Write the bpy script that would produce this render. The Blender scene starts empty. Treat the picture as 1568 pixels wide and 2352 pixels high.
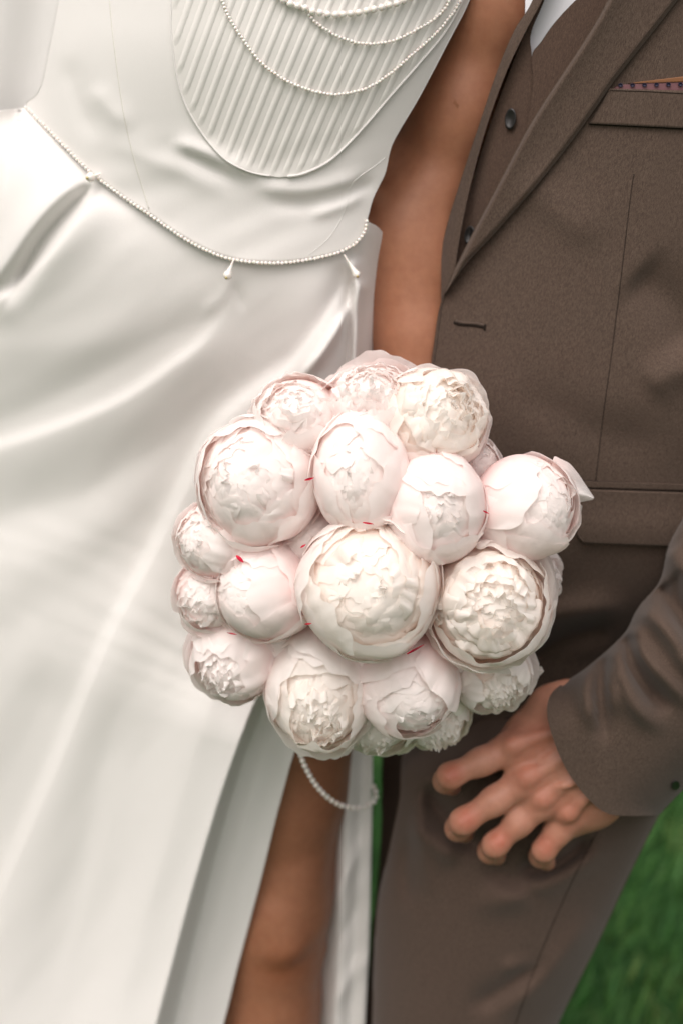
import bpy, math, random
import numpy as np
from mathutils import Vector, Matrix

SC = bpy.context.scene
COL = SC.collection
R = math.radians
rng = np.random.default_rng(7)
random.seed(7)

# ------------------------------------------------------------------ camera
PITCH, ROLL = R(15.0), R(13.0)
CAM = np.array([0.0, -1.25, 1.28])
r0 = np.array([1.0, 0, 0]); u0 = np.array([0, math.sin(PITCH), math.cos(PITCH)])
FWD = np.array([0, math.cos(PITCH), -math.sin(PITCH)])
RT = math.cos(ROLL) * r0 + math.sin(ROLL) * u0
UP = -math.sin(ROLL) * r0 + math.cos(ROLL) * u0
cam_d = bpy.data.cameras.new('camera')
cam = bpy.data.objects.new('camera', cam_d); COL.objects.link(cam)
cam.matrix_world = Matrix(((RT[0], UP[0], -FWD[0], CAM[0]), (RT[1], UP[1], -FWD[1], CAM[1]),
                           (RT[2], UP[2], -FWD[2], CAM[2]), (0, 0, 0, 1)))
cam_d.sensor_fit = 'VERTICAL'; cam_d.sensor_height = 36; cam_d.lens = 50
cam_d.clip_start = 0.05; cam_d.clip_end = 500
cam_d.dof.use_dof = True; cam_d.dof.focus_distance = 1.18; cam_d.dof.aperture_fstop = 2.9
SC.camera = cam

# ------------------------------------------------------------------ sky, sun, exposure
SUN_EL, SUN_AZ = R(51), R(214)          # azimuth measured from +Y, clockwise
W = bpy.data.worlds.new('World'); SC.world = W; W.use_nodes = True
nt = W.node_tree; bg = nt.nodes['Background']
sky = nt.nodes.new('ShaderNodeTexSky'); sky.sky_type = 'NISHITA'; sky.sun_disc = False
sky.sun_elevation = SUN_EL; sky.sun_rotation = SUN_AZ; sky.dust_density = 3.0; sky.ozone_density = 1.0
hs = nt.nodes.new('ShaderNodeHueSaturation'); hs.inputs['Saturation'].default_value = 0.12
nt.links.new(sky.outputs[0], hs.inputs['Color']); 
# overcast: the cloud layer is about three times brighter overhead than at the horizon
geo = nt.nodes.new('ShaderNodeNewGeometry'); sep = nt.nodes.new('ShaderNodeSeparateXYZ'); nt.links.new(geo.outputs['Incoming'], sep.inputs[0])
mr = nt.nodes.new('ShaderNodeMapRange'); mr.inputs['From Min'].default_value = 0; mr.inputs['From Max'].default_value = -1
mr.inputs['To Min'].default_value = .95; mr.inputs['To Max'].default_value = 1.48; nt.links.new(sep.outputs['Z'], mr.inputs['Value'])
cb = nt.nodes.new('ShaderNodeCombineColor'); 
for k_, f_ in enumerate((1.05, .975, .935)):
    mm = nt.nodes.new('ShaderNodeMath'); mm.operation = 'MULTIPLY'; mm.inputs[1].default_value = f_
    nt.links.new(mr.outputs[0], mm.inputs[0]); nt.links.new(mm.outputs[0], cb.inputs[k_])
mu = nt.nodes.new('ShaderNodeMix'); mu.data_type = 'RGBA'; mu.blend_type = 'MULTIPLY'; mu.inputs[0].default_value = 1
nt.links.new(hs.outputs[0], mu.inputs[6]); nt.links.new(cb.outputs[0], mu.inputs[7]); nt.links.new(mu.outputs[2], bg.inputs[0])
bg.inputs[1].default_value = 0.125
sd = bpy.data.lights.new('sun', 'SUN'); sd.energy = 0.7; sd.angle = R(60); sd.color = (1.0, 0.96, 0.92)
sun = bpy.data.objects.new('sun', sd); COL.objects.link(sun)
sdir = Vector((math.sin(SUN_AZ) * math.cos(SUN_EL), math.cos(SUN_AZ) * math.cos(SUN_EL), math.sin(SUN_EL)))
sun.rotation_euler = sdir.to_track_quat('Z', 'Y').to_euler(); sun.location = (-1, -3, 5)
vs = SC.view_settings
vs.view_transform = 'Standard'; vs.look = 'None'; vs.gamma = 1; vs.use_curve_mapping = False; vs.exposure = 0.56
SC.cycles.max_bounces = 24; SC.cycles.diffuse_bounces = 20; SC.cycles.transmission_bounces = 20
SC.cycles.use_denoising = True

# ------------------------------------------------------------------ helpers
def P(u, v, Y):
    """world point on the sight line of photo position (u, v) (1568 x 2352 grid) at world depth Y"""
    u = np.asarray(u, float); v = np.asarray(v, float); Y = np.asarray(Y, float)
    x = (u - 784) / 2352 * .72; y = (1176 - v) / 2352 * .72
    d = FWD + x[..., None] * RT + y[..., None] * UP
    k = (Y - CAM[1]) / d[..., 1]
    return CAM + d * k[..., None]

def proj(p):
    q = np.asarray(p) - CAM
    z = q @ FWD
    return 784 + (q @ RT) / z / .72 * 2352, 1176 - (q @ UP) / z / .72 * 2352

def smooth(poly, n=None, it=1):
    """Catmull-Rom through the points, resampled evenly by arc length"""
    p = np.asarray(poly, float)
    if n is None: n = 160
    e = np.vstack([2 * p[0] - p[1], p, 2 * p[-1] - p[-2]])
    out = []
    for i in range(len(p) - 1):
        a, b, c, d = e[i:i + 4]
        t = np.linspace(0, 1, 24, endpoint=False)[:, None]
        out.append(.5 * (2 * b + (c - a) * t + (2 * a - 5 * b + 4 * c - d) * t ** 2 + (3 * b - a - 3 * c + d) * t ** 3))
    q = np.vstack(out + [p[-1:]])
    s = np.r_[0, np.cumsum(np.linalg.norm(np.diff(q, axis=0), axis=1))]
    t = np.linspace(0, s[-1], n)
    return np.stack([np.interp(t, s, q[:, k]) for k in range(q.shape[1])], 1)

def link(name, me, mat=None, parent=None):
    o = bpy.data.objects.new(name, me); COL.objects.link(o)
    if mat is not None and len(me.materials) == 0: me.materials.append(mat)
    if parent is not None:
        o.parent = parent
        if parent.type == 'EMPTY': o.matrix_parent_inverse = Matrix.Translation(-parent.location)
    return o

def mesh(name, verts, faces, flat=False):
    me = bpy.data.meshes.new(name)
    me.from_pydata([tuple(x) for x in np.asarray(verts, float).tolist()], [], faces)
    me.update()
    if not flat: me.polygons.foreach_set('use_smooth', [True] * len(me.polygons))
    return me

def obj(name, verts, faces, mat, parent=None, flat=False):
    return link(name, mesh(name, verts, faces, flat), mat, parent)

def grid_faces(nr, nc, off=0, flip=False):
    i = np.arange(nr - 1)[:, None] * nc + np.arange(nc - 1)[None, :] + off
    q = np.stack([i, i + 1, i + nc + 1, i + nc], -1).reshape(-1, 4)
    if flip: q = q[:, ::-1]
    return q.tolist()

def tag(o, label=None, cat=None, group=None, kind=None):
    if label: o['label'] = label
    if cat: o['category'] = cat
    if group: o['group'] = group
    if kind: o['kind'] = kind
    return o

def empty(name, loc):
    o = bpy.data.objects.new(name, None); COL.objects.link(o); o.location = loc; o.empty_display_size = .05
    bpy.context.view_layer.update()
    return o

def shell(name, A, B, Yf, Yb, mat, parent, nu=60, nv=90, end=None, nb=10, cap=True):
    """solid garment piece: rows run from silhouette A to silhouette B; Yf / Yb give the front and the back depth"""
    a = smooth(A, nv); b = smooth(B, nv)
    s = .5 - .5 * np.cos(np.linspace(0, math.pi, nu)); s = .6 * s + .4 * np.linspace(0, 1, nu)
    uv = a[:, None] * (1 - s[None, :, None]) + b[:, None] * s[None, :, None]
    if end is not None:
        c = smooth(end, nu); cs = np.linspace(0, 1, nu)
        c = np.stack([np.interp(s, cs, c[:, k]) for k in range(2)], 1)
        off = c - uv[-1]; t = np.linspace(0, 1, nv) ** 3
        uv = uv + t[:, None, None] * off[None]
    front = P(uv[..., 0], uv[..., 1], Yf(uv[..., 0], uv[..., 1]))
    idx = np.linspace(0, nu - 1, nb).round().astype(int)
    bu = uv[:, idx]
    ss = s[idx][None, :]
    yb = Yb(bu[..., 0], bu[..., 1], ss + 0 * bu[..., 0])
    back = P(bu[..., 0], bu[..., 1], yb)
    V = np.vstack([front.reshape(-1, 3), back.reshape(-1, 3)])
    F = grid_faces(nv, nu, 0, True)
    o = nv * nu
    F += grid_faces(nv, nb, o, False)
    for i in range(nv - 1):
        F.append([i * nu, (i + 1) * nu, o + (i + 1) * nb, o + i * nb])
        F.append([i * nu + nu - 1, o + i * nb + nb - 1, o + (i + 1) * nb + nb - 1, (i + 1) * nu + nu - 1])
    if cap:
        F.append(list(range(nu)) + [o + k for k in range(nb - 1, -1, -1)])
        F.append([(nv - 1) * nu + k for k in range(nu - 1, -1, -1)] + [o + (nv - 1) * nb + k for k in range(nb)])
    ob = obj(name, V, F, mat, parent)
    return ob

def segdist(u, v, poly):
    """signed distance (positive on the picture's right when walking down, below when walking left) and position along a polyline"""
    p = np.asarray(poly, float)
    u = np.asarray(u, float); v = np.asarray(v, float)
    best = np.full(u.shape, 1e9); sg = np.zeros(u.shape); tt = np.zeros(u.shape)
    L = np.linalg.norm(np.diff(p, axis=0), axis=1); cum = np.r_[0, np.cumsum(L)]
    for i in range(len(p) - 1):
        dx, dy = p[i + 1] - p[i]
        t = np.clip(((u - p[i, 0]) * dx + (v - p[i, 1]) * dy) / (L[i] ** 2 + 1e-9), 0, 1)
        ex = u - p[i, 0] - t * dx; ey = v - p[i, 1] - t * dy
        d = np.hypot(ex, ey)
        m = d < best
        best = np.where(m, d, best)
        sg = np.where(m, -np.sign(dx * ey - dy * ex), sg)
        tt = np.where(m, (cum[i] + t * L[i]) / cum[-1], tt)
    return best * sg, tt

FOLDCACHE = {}
def folds(u, v, lst):
    """sum of cloth folds; each is (polyline, height m, width on the left px, width on the right px, fade at start, fade at end)"""
    z = np.zeros(np.shape(u))
    for poly, amp, wl, wr, f0, f1 in lst:
        key = id(poly)
        if key not in FOLDCACHE: FOLDCACHE[key] = smooth(poly, 4 * len(poly))
        d, t = segdist(u, v, FOLDCACHE[key])
        w = np.where(d < 0, wl, wr)
        e = np.ones_like(t)
        if f0: e = e * np.clip(t / f0, 0, 1) ** 1.0
        if f1: e = e * np.clip((1 - t) / f1, 0, 1)
        e = e * e * (3 - 2 * e)
        z = z + amp * e * np.exp(-(np.abs(d) / w) ** 1.7)
    return z

def ss(a, b, x):
    t = np.clip((x - a) / (b - a), 0, 1); return t * t * (3 - 2 * t)

def ribbon_tube(name, pts, rad, mat, parent, n=6, closed=False):
    p = np.asarray(pts, float); m = len(p)
    t = np.gradient(p, axis=0); t /= np.linalg.norm(t, axis=1)[:, None] + 1e-12
    ref = np.array([0, 1.0, 0.02])
    a = np.cross(t, ref); a /= np.linalg.norm(a, axis=1)[:, None] + 1e-12
    b = np.cross(t, a)
    rad = np.broadcast_to(np.asarray(rad, float), (m,))
    th = np.linspace(0, 2 * math.pi, n, endpoint=False)
    V = p[:, None] + rad[:, None, None] * (np.cos(th)[None, :, None] * a[:, None] + np.sin(th)[None, :, None] * b[:, None])
    F = []
    for i in range(m - 1):
        for k in range(n):
            F.append([i * n + k, i * n + (k + 1) % n, (i + 1) * n + (k + 1) % n, (i + 1) * n + k])
    F.append(list(range(n))[::-1]); F.append([(m - 1) * n + k for k in range(n)])
    return obj(name, V.reshape(-1, 3), F, mat, parent)

def sphere_mesh(name, r, nu=14, nv=9, sz=1.0):
    V = [(0, 0, r * sz)]; F = []
    for i in range(1, nv):
        ph = math.pi * i / nv
        for k in range(nu):
            th = 2 * math.pi * k / nu
            V.append((r * math.sin(ph) * math.cos(th), r * math.sin(ph) * math.sin(th), r * math.cos(ph) * sz))
    V.append((0, 0, -r * sz))
    for k in range(nu):
        F.append([0, 1 + k, 1 + (k + 1) % nu])
        F.append([len(V) - 1, 1 + (nv - 2) * nu + (k + 1) % nu, 1 + (nv - 2) * nu + k])
    for i in range(nv - 2):
        for k in range(nu):
            F.append([1 + i * nu + k, 1 + (i + 1) * nu + k, 1 + (i + 1) * nu + (k + 1) % nu, 1 + i * nu + (k + 1) % nu])
    return mesh(name, V, F)

# smooth-union distance field of round cones -> continuous body surface
def cone_sdf(p, a, b, ra, rb):
    ab = b - a; L2 = ab @ ab
    t = np.clip(((p - a) @ ab) / (L2 + 1e-12), 0, 1)
    d = np.linalg.norm(p - a - t[..., None] * ab, axis=-1)
    return d - (ra + (rb - ra) * t)

def body_sdf(parts):
    def f(p):
        d = None
        for a, b, ra, rb, k in parts:
            c = cone_sdf(p, a, b, ra, rb)
            if d is None: d = c
            else:
                h = np.clip(k - np.abs(d - c), 0, None) / k
                d = np.minimum(d, c) - h * h * k * .25
        return d
    return f

def surface_nets(f, lo, hi, h):
    lo = np.asarray(lo, float); n = np.ceil((np.asarray(hi) - lo) / h).astype(int) + 1
    gx, gy, gz = [lo[k] + h * np.arange(n[k]) for k in range(3)]
    D = np.empty(n, np.float32)
    for i in range(n[0]):
        g = np.empty((n[1], n[2], 3)); g[..., 0] = gx[i]; g[..., 1] = gy[:, None]; g[..., 2] = gz[None, :]
        D[i] = f(g)
    S = D < 0
    c = np.zeros(n - 1, np.int8)
    for dx in (0, 1):
        for dy in (0, 1):
            for dz in (0, 1):
                c += S[dx:n[0] - 1 + dx, dy:n[1] - 1 + dy, dz:n[2] - 1 + dz]
    act = (c > 0) & (c < 8)
    ids = -np.ones(n - 1, int); cell = np.argwhere(act); ids[act] = np.arange(len(cell))
    V = lo + h * (cell + .5)
    for _ in range(4):
        e = h * .05
        d = f(V)
        g = np.stack([f(V + np.eye(3)[k] * e) - f(V - np.eye(3)[k] * e) for k in range(3)], 1) / (2 * e)
        st = np.clip(d, -h, h)[:, None] * g / ((g * g).sum(1)[:, None] + 1e-6)
        V = V - .8 * st
    F = []
    for ax in range(3):
        o1, o2 = (ax + 1) % 3, (ax + 2) % 3
        sl0 = [slice(None)] * 3; sl1 = [slice(None)] * 3
        sl0[ax] = slice(0, -1); sl1[ax] = slice(1, None)
        s0, s1 = S[tuple(sl0)], S[tuple(sl1)]
        for sgn in (0, 1):
            cr = (s0 & ~s1) if sgn == 0 else (~s0 & s1)
            e = np.argwhere(cr)
            e = e[(e[:, o1] > 0) & (e[:, o2] > 0) & (e[:, o1] < n[o1] - 1) & (e[:, o2] < n[o2] - 1)]
            q = []
            for d1, d2 in ((0, 0), (1, 0), (1, 1), (0, 1)):
                w = e.copy(); w[:, o1] -= d1; w[:, o2] -= d2
                q.append(ids[w[:, 0], w[:, 1], w[:, 2]])
            q = np.stack(q, 1)
            if sgn == 0: q = q[:, ::-1]
            F += q[(q >= 0).all(1)][:, ::-1].tolist()
    return V, F

# ------------------------------------------------------------------ materials
def mat(name, col, rough=.6, spec=.3, **kw):
    m = bpy.data.materials.new(name); m.use_nodes = True
    b = m.node_tree.nodes['Principled BSDF']
    b.inputs['Base Color'].default_value = (*col, 1); b.inputs['Roughness'].default_value = rough
    b.inputs['Specular IOR Level'].default_value = spec
    for k, v in kw.items(): b.inputs[k.replace('_', ' ')].default_value = v
    return m

def nd(m, t, **kw):
    n = m.node_tree.nodes.new(t)
    for k, v in kw.items(): setattr(n, k, v)
    return n

def mapped(m, scale, rot=(0, 0, 0)):
    tc = nd(m, 'ShaderNodeTexCoord'); mp = nd(m, 'ShaderNodeMapping')
    mp.inputs['Scale'].default_value = scale; mp.inputs['Rotation'].default_value = rot
    m.node_tree.links.new(tc.outputs['Object'], mp.inputs['Vector'])
    return mp.outputs['Vector']

def noise(m, vec, scale, detail=2.0, rough=.5):
    n = nd(m, 'ShaderNodeTexNoise'); n.inputs['Scale'].default_value = scale; n.inputs['Detail'].default_value = detail
    n.inputs['Roughness'].default_value = rough
    m.node_tree.links.new(vec, n.inputs['Vector']); return n.outputs['Fac']

def ramp(m, fac, stops):
    r = nd(m, 'ShaderNodeValToRGB'); e = r.color_ramp.elements
    while len(e) < len(stops): e.new(.5)
    for k, (p, c) in enumerate(stops): e[k].position = p; e[k].color = (*c, 1)
    m.node_tree.links.new(fac, r.inputs['Fac']); return r.outputs['Color']

def mix(m, fac, a, b, mode='MIX'):
    x = nd(m, 'ShaderNodeMix', data_type='RGBA', blend_type=mode)
    L = m.node_tree.links
    for sock, val in ((x.inputs[0], fac), (x.inputs[6], a), (x.inputs[7], b)):
        if hasattr(val, 'is_output'): L.new(val, sock)
        elif isinstance(val, tuple): sock.default_value = (*val, 1)
        else: sock.default_value = val
    return x.outputs[2]

def math_n(m, op, a, b=0.0):
    x = nd(m, 'ShaderNodeMath', operation=op)
    for k, val in enumerate((a, b)):
        if hasattr(val, 'is_output'): m.node_tree.links.new(val, x.inputs[k])
        else: x.inputs[k].default_value = val
    return x.outputs[0]

def bump(m, h, strength=.3, dist=.001):
    b = nd(m, 'ShaderNodeBump'); b.inputs['Strength'].default_value = strength; b.inputs['Distance'].default_value = dist
    m.node_tree.links.new(h, b.inputs['Height'])
    m.node_tree.links.new(b.outputs[0], m.node_tree.nodes['Principled BSDF'].inputs['Normal'])

def setcol(m, c): m.node_tree.links.new(c, m.node_tree.nodes['Principled BSDF'].inputs['Base Color'])

def suiting(name, c1, c2, c3, rough=.85):
    m = mat(name, c1, rough, .15, Sheen_Weight=.12, Sheen_Roughness=.5)
    v = mapped(m, (1, 1, .16), (0, R(-13), 0))
    streak = noise(m, v, 1900, 2)                       # long warp threads
    v2 = mapped(m, (1, 1, 1))
    grain = noise(m, v2, 2300, 2, .7)
    big = noise(m, v2, 35, 3)
    tw = nd(m, 'ShaderNodeTexWave'); tw.inputs['Scale'].default_value = 260; tw.inputs['Distortion'].default_value = 1.2
    vr = mapped(m, (1, .2, 1), (0, R(32), 0)); m.node_tree.links.new(vr, tw.inputs['Vector'])
    f = math_n(m, 'ADD', math_n(m, 'MULTIPLY', streak, .42), math_n(m, 'MULTIPLY', grain, .58))
    col = ramp(m, f, [(.33, c2), (.5, c1), (.67, c3)])
    col = mix(m, math_n(m, 'MULTIPLY', big, .35), col, mix(m, .5, col, (c1[0] * 1.1, c1[1] * .85, c1[2] * .8)))
    setcol(m, col)
    bump(m, math_n(m, 'ADD', grain, math_n(m, 'MULTIPLY', tw.outputs['Fac'], .4)), .25, .0005)
    return m

def satin(name, col, rough=.72, weave=.14):
    m = mat(name, col, rough, .18)
    v = mapped(m, (1, .3, 1), (0, R(40), 0))
    tw = nd(m, 'ShaderNodeTexWave'); tw.inputs['Scale'].default_value = 330; tw.inputs['Distortion'].default_value = .8
    m.node_tree.links.new(v, tw.inputs['Vector'])
    g = noise(m, mapped(m, (1, 1, 1)), 1100, 2)
    big = noise(m, mapped(m, (1, 1, 1)), 16, 3)
    slub = noise(m, mapped(m, (1, 1, .35), (0, R(38), 0)), 480, 2)
    bump(m, math_n(m, 'ADD', math_n(m, 'ADD', math_n(m, 'ADD', math_n(m, 'MULTIPLY', tw.outputs['Fac'], .5), g), math_n(m, 'MULTIPLY', slub, 1.1)), math_n(m, 'MULTIPLY', big, 3.0)), weave * 1.5, .0006)
    return m

M_SATIN = satin('ivory_satin', (.745, .725, .705))
M_PANEL = satin('ribbed_ivory_satin', (.735, .715, .685), .6)
M_VEIL = satin('veil_cloth', (.70, .69, .675), .75)
M_THREAD = mat('seam_thread', (.66, .64, .59), .7)
M_PEARL = mat('pearl', (.83, .79, .74), .18, .6, Coat_Weight=.5, Coat_Roughness=.1, Subsurface_Weight=.15, Subsurface_Scale=.002)
M_GOLD = mat('gold_cap', (.5, .42, .2), .3, .5, Metallic=1.0)
M_SUIT = suiting('brown_wool', (.080, .056, .043), (.032, .021, .016), (.150, .109, .085))
M_WAIST = suiting('waistcoat_wool', (.074, .047, .035), (.038, .025, .018), (.122, .081, .060))
M_TROUS = suiting('trouser_wool', (.078, .053, .041), (.040, .027, .020), (.126, .087, .067))
M_SEAM = mat('dark_seam', (.022, .016, .013), .9, .1)
M_BUTTON = mat('horn_button', (.012, .010, .010), .35, .5)
M_SHIRT = mat('white_shirt', (.80, .80, .84), .7, .2)
M_SQUARE = mat('plum_silk', (.17, .075, .085), .55, .3)
M_SQEDGE = mat('brown_silk', (.20, .085, .035), .55, .3)
M_MOTIF = mat('navy_motif', (.02, .018, .045), .6, .3)

def skin(name, c, red, sss=.25):
    m = mat(name, c, .48, .35, Subsurface_Weight=sss, Subsurface_Scale=.008)
    m.node_tree.nodes['Principled BSDF'].inputs['Subsurface Radius'].default_value = (1, .35, .2)
    a = nd(m, 'ShaderNodeAttribute', attribute_name='redness_shade')
    n = noise(m, mapped(m, (1, 1, 1)), 90, 4, .6)
    base = mix(m, n, (c[0] * .78, c[1] * .72, c[2] * .70), (c[0] * 1.18, c[1] * 1.22, c[2] * 1.22))
    setcol(m, mix(m, a.outputs['Fac'], base, red))
    f = noise(m, mapped(m, (1, 1, 1)), 420, 3, .6)
    bump(m, f, .25, .0006)
    return m
M_SKIN_B = skin('tanned_skin', (.35, .155, .088), (.28, .09, .04))
M_SKIN_G = skin('fair_skin', (.44, .21, .145), (.40, .105, .065))

def petal_mat(name, tip, base, trans=.34):
    m = bpy.data.materials.new(name); m.use_nodes = True
    t = m.node_tree; b = t.nodes['Principled BSDF']; out = t.nodes['Material Output']
    at = nd(m, 'ShaderNodeAttribute', attribute_name='along')
    n = noise(m, mapped(m, (1, 1, 1)), 60, 3)
    k = math_n(m, 'ADD', at.outputs['Fac'], math_n(m, 'MULTIPLY', math_n(m, 'SUBTRACT', n, .5), .35))
    col = ramp(m, k, [(.14, base), (.48, tuple(.5 * (x + y) for x, y in zip(tip, base))), (.82, tip)])
    setcol(m, col)
    b.inputs['Roughness'].default_value = .55; b.inputs['Specular IOR Level'].default_value = .22
    b.inputs['Sheen Weight'].default_value = .1
    vein = nd(m, 'ShaderNodeAttribute', attribute_name='across')
    cx = nd(m, 'ShaderNodeCombineXYZ'); t.links.new(vein.outputs['Fac'], cx.inputs[0]); t.links.new(math_n(m, 'MULTIPLY', at.outputs['Fac'], .06), cx.inputs[1])
    vn = noise(m, cx.outputs[0], 26, 3)
    bump(m, vn, .06, .0006)
    tr = nd(m, 'ShaderNodeBsdfTranslucent'); t.links.new(col, tr.inputs[0])
    ms = nd(m, 'ShaderNodeMixShader'); ms.inputs[0].default_value = trans
    t.links.new(b.outputs[0], ms.inputs[1]); t.links.new(tr.outputs[0], ms.inputs[2]); t.links.new(ms.outputs[0], out.inputs[0])
    return m
M_PINK = petal_mat('blush_petal', (.98, .925, .91), (.97, .73, .71), .42)
M_CREAM = petal_mat('cream_petal', (.98, .95, .92), (.97, .84, .75), .50)
M_BLUSH2 = petal_mat('pale_blush_petal', (.98, .945, .93), (.972, .80, .765), .46)
M_GREENISH = petal_mat('greenish_petal', (.90, .90, .82), (.74, .79, .60))
M_CRIMSON = mat('crimson_fleck', (.62, .012, .05), .5, .3)
M_STEM = mat('stem_green', (.07, .13, .035), .6, .3)
M_LEAF = mat('sepal_green', (.06, .12, .03), .55, .3)

# ================================================================== GROUND
gm = mat('lawn_soil', (.03, .07, .018), .9, .1)
gv = mapped(gm, (1, 1, 1))
setcol(gm, ramp(gm, noise(gm, gv, 7, 4), [(.3, (.016, .048, .013)), (.6, (.026, .072, .018)), (.8, (.05, .085, .025))]))
def lawn_h(x, y): return .012 * np.sin(x * 3.1 + 1) * np.sin(y * 2.3) + .008 * np.sin(x * 7 + y * 5)
xs = np.concatenate([np.linspace(-80, -4, 12), np.linspace(-3.5, 3.5, 40), np.linspace(4, 80, 12)])
ys = np.concatenate([np.linspace(-60, -4, 8), np.linspace(-3.5, 5, 50), np.linspace(5.5, 100, 14)])
gx, gy = np.meshgrid(xs, ys)
lawn = obj('lawn', np.stack([gx, gy, lawn_h(gx, gy) * (np.hypot(gx, gy) < 5)], -1).reshape(-1, 3), grid_faces(len(ys), len(xs)), gm)
tag(lawn, kind='structure')
gb = mat('grass_blade', (.05, .13, .03), .5, .25)
ga = nd(gb, 'ShaderNodeAttribute', attribute_name='tone')
setcol(gb, ramp(gb, ga.outputs['Fac'], [(0, (.015, .06, .013)), (.45, (.034, .125, .025)), (.8, (.072, .165, .034)), (1, (.15, .17, .05))]))
nb_ = 60000
bx = rng.uniform(-1.6, 2.6, nb_); by = rng.uniform(-.5, 4.2, nb_)
hgt = rng.uniform(.025, .065, nb_); an = rng.uniform(0, 2 * math.pi, nb_); lean = rng.uniform(.2, .9, nb_)
dx, dy = np.cos(an), np.sin(an)
w = rng.uniform(.0015, .003, nb_)
bz = lawn_h(bx, by) * (np.hypot(bx, by) < 5)
base1 = np.stack([bx - dy * w, by + dx * w, bz - .003], 1); base2 = np.stack([bx + dy * w, by - dx * w, bz - .003], 1)
mid1 = np.stack([bx - dy * w * .8 + dx * lean * hgt * .35, by + dx * w * .8 + dy * lean * hgt * .35, bz + hgt * .6], 1)
mid2 = np.stack([bx + dy * w * .8 + dx * lean * hgt * .35, by - dx * w * .8 + dy * lean * hgt * .35, bz + hgt * .6], 1)
tipp = np.stack([bx + dx * lean * hgt, by + dy * lean * hgt, bz + hgt], 1)
V = np.stack([base1, base2, mid2, mid1, tipp], 1).reshape(-1, 3)
i5 = np.arange(nb_) * 5
F = np.stack([i5, i5 + 1, i5 + 2, i5 + 3], 1).tolist() + np.stack([i5 + 3, i5 + 2, i5 + 4], 1).tolist()
gme = mesh('grass', V, F)
patch = .5 + .28 * np.sin(bx * 4.1 + np.sin(by * 3) * 1.5) * np.sin(by * 5.2 + 1) + .2 * np.sin(bx * 11 + by * 7) + rng.uniform(-.2, .2, nb_)
gme.attributes.new('tone', 'FLOAT', 'POINT').data.foreach_set('value', np.repeat(np.clip(patch, 0, 1), 5).astype(np.float32))
tag(link('grass', gme, gb), kind='stuff', label='short green lawn grass behind the couple')

# ================================================================== BRIDE
bride = empty('person', (-.05, .2, 0))
tag(bride, 'woman in ivory satin wedding dress with pearl strands, tanned arm and knee showing', 'person')

# --- depth of the bodice and skirt cloth
def Y_bod(u, v):
    u = np.asarray(u, float); v = np.asarray(v, float)
    uc = 560 + .18 * (300 - v)
    x = (u - uc) / 520
    y = .16 - .155 * np.sqrt(np.clip(1 - np.abs(np.clip(x, -1, 1)) ** 2.3, 0, 1))
    y = y + .025 * ss(60, 520, v)
    z = folds(u, v, BOD_FOLDS) + .0005 * np.sin((.3 * u + .95 * v) / 13 + np.sin(u / 90)) * np.sin(u / 120 + v / 200) * ss(250, 380, v)
    return y - z
BOD_FOLDS = [
    ([(385, 322), (470, 350), (560, 392), (640, 420)], .006, 16, 22, .2, .4),
    ([(400, 345), (480, 385), (560, 425)], -.004, 14, 16, .3, .4),
    ([(560, 425), (680, 440), (800, 415), (860, 370)], .005, 14, 26, .3, .3),
    ([(600, 470), (720, 470), (820, 440), (870, 400)], -.004, 18, 24, .3, .2),
    ([(700, 500), (790, 470), (850, 430)], .004, 14, 20, .3, .3),
    ([(205, 190), (260, 260), (320, 300)], .003, 25, 30, .3, .4),
    ([(240, 330), (330, 360), (430, 400), (560, 470)], .003, 25, 30, .3, .4),
    ([(150, 120), (180, 230), (230, 330)], -.003, 30, 30, .3, .3),
]
bodA = [(205, -330), (165, -150), (137, 0), (118, 110), (98, 215), (70, 250), (68, 262)]
bodB = [(1180, -330), (1135, -150), (1078, 0), (1030, 95), (962, 225), (902, 330), (884, 400), (858, 455), (842, 512)]
belt_px = [(60, 246), (100, 287), (150, 338), (205, 393), (250, 428), (300, 464), (345, 494), (400, 533), (450, 563), (500, 586), (550, 599), (600, 604), (650, 604), (700, 598), (750, 588), (790, 575), (818, 557), (836, 533), (842, 508)]
bodice = shell('bodice', bodA, bodB, Y_bod, lambda u, v, s: .17 + .15 * np.sin(math.pi * s) ** .6, M_SATIN, bride, 150, 130, end=belt_px)

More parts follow.
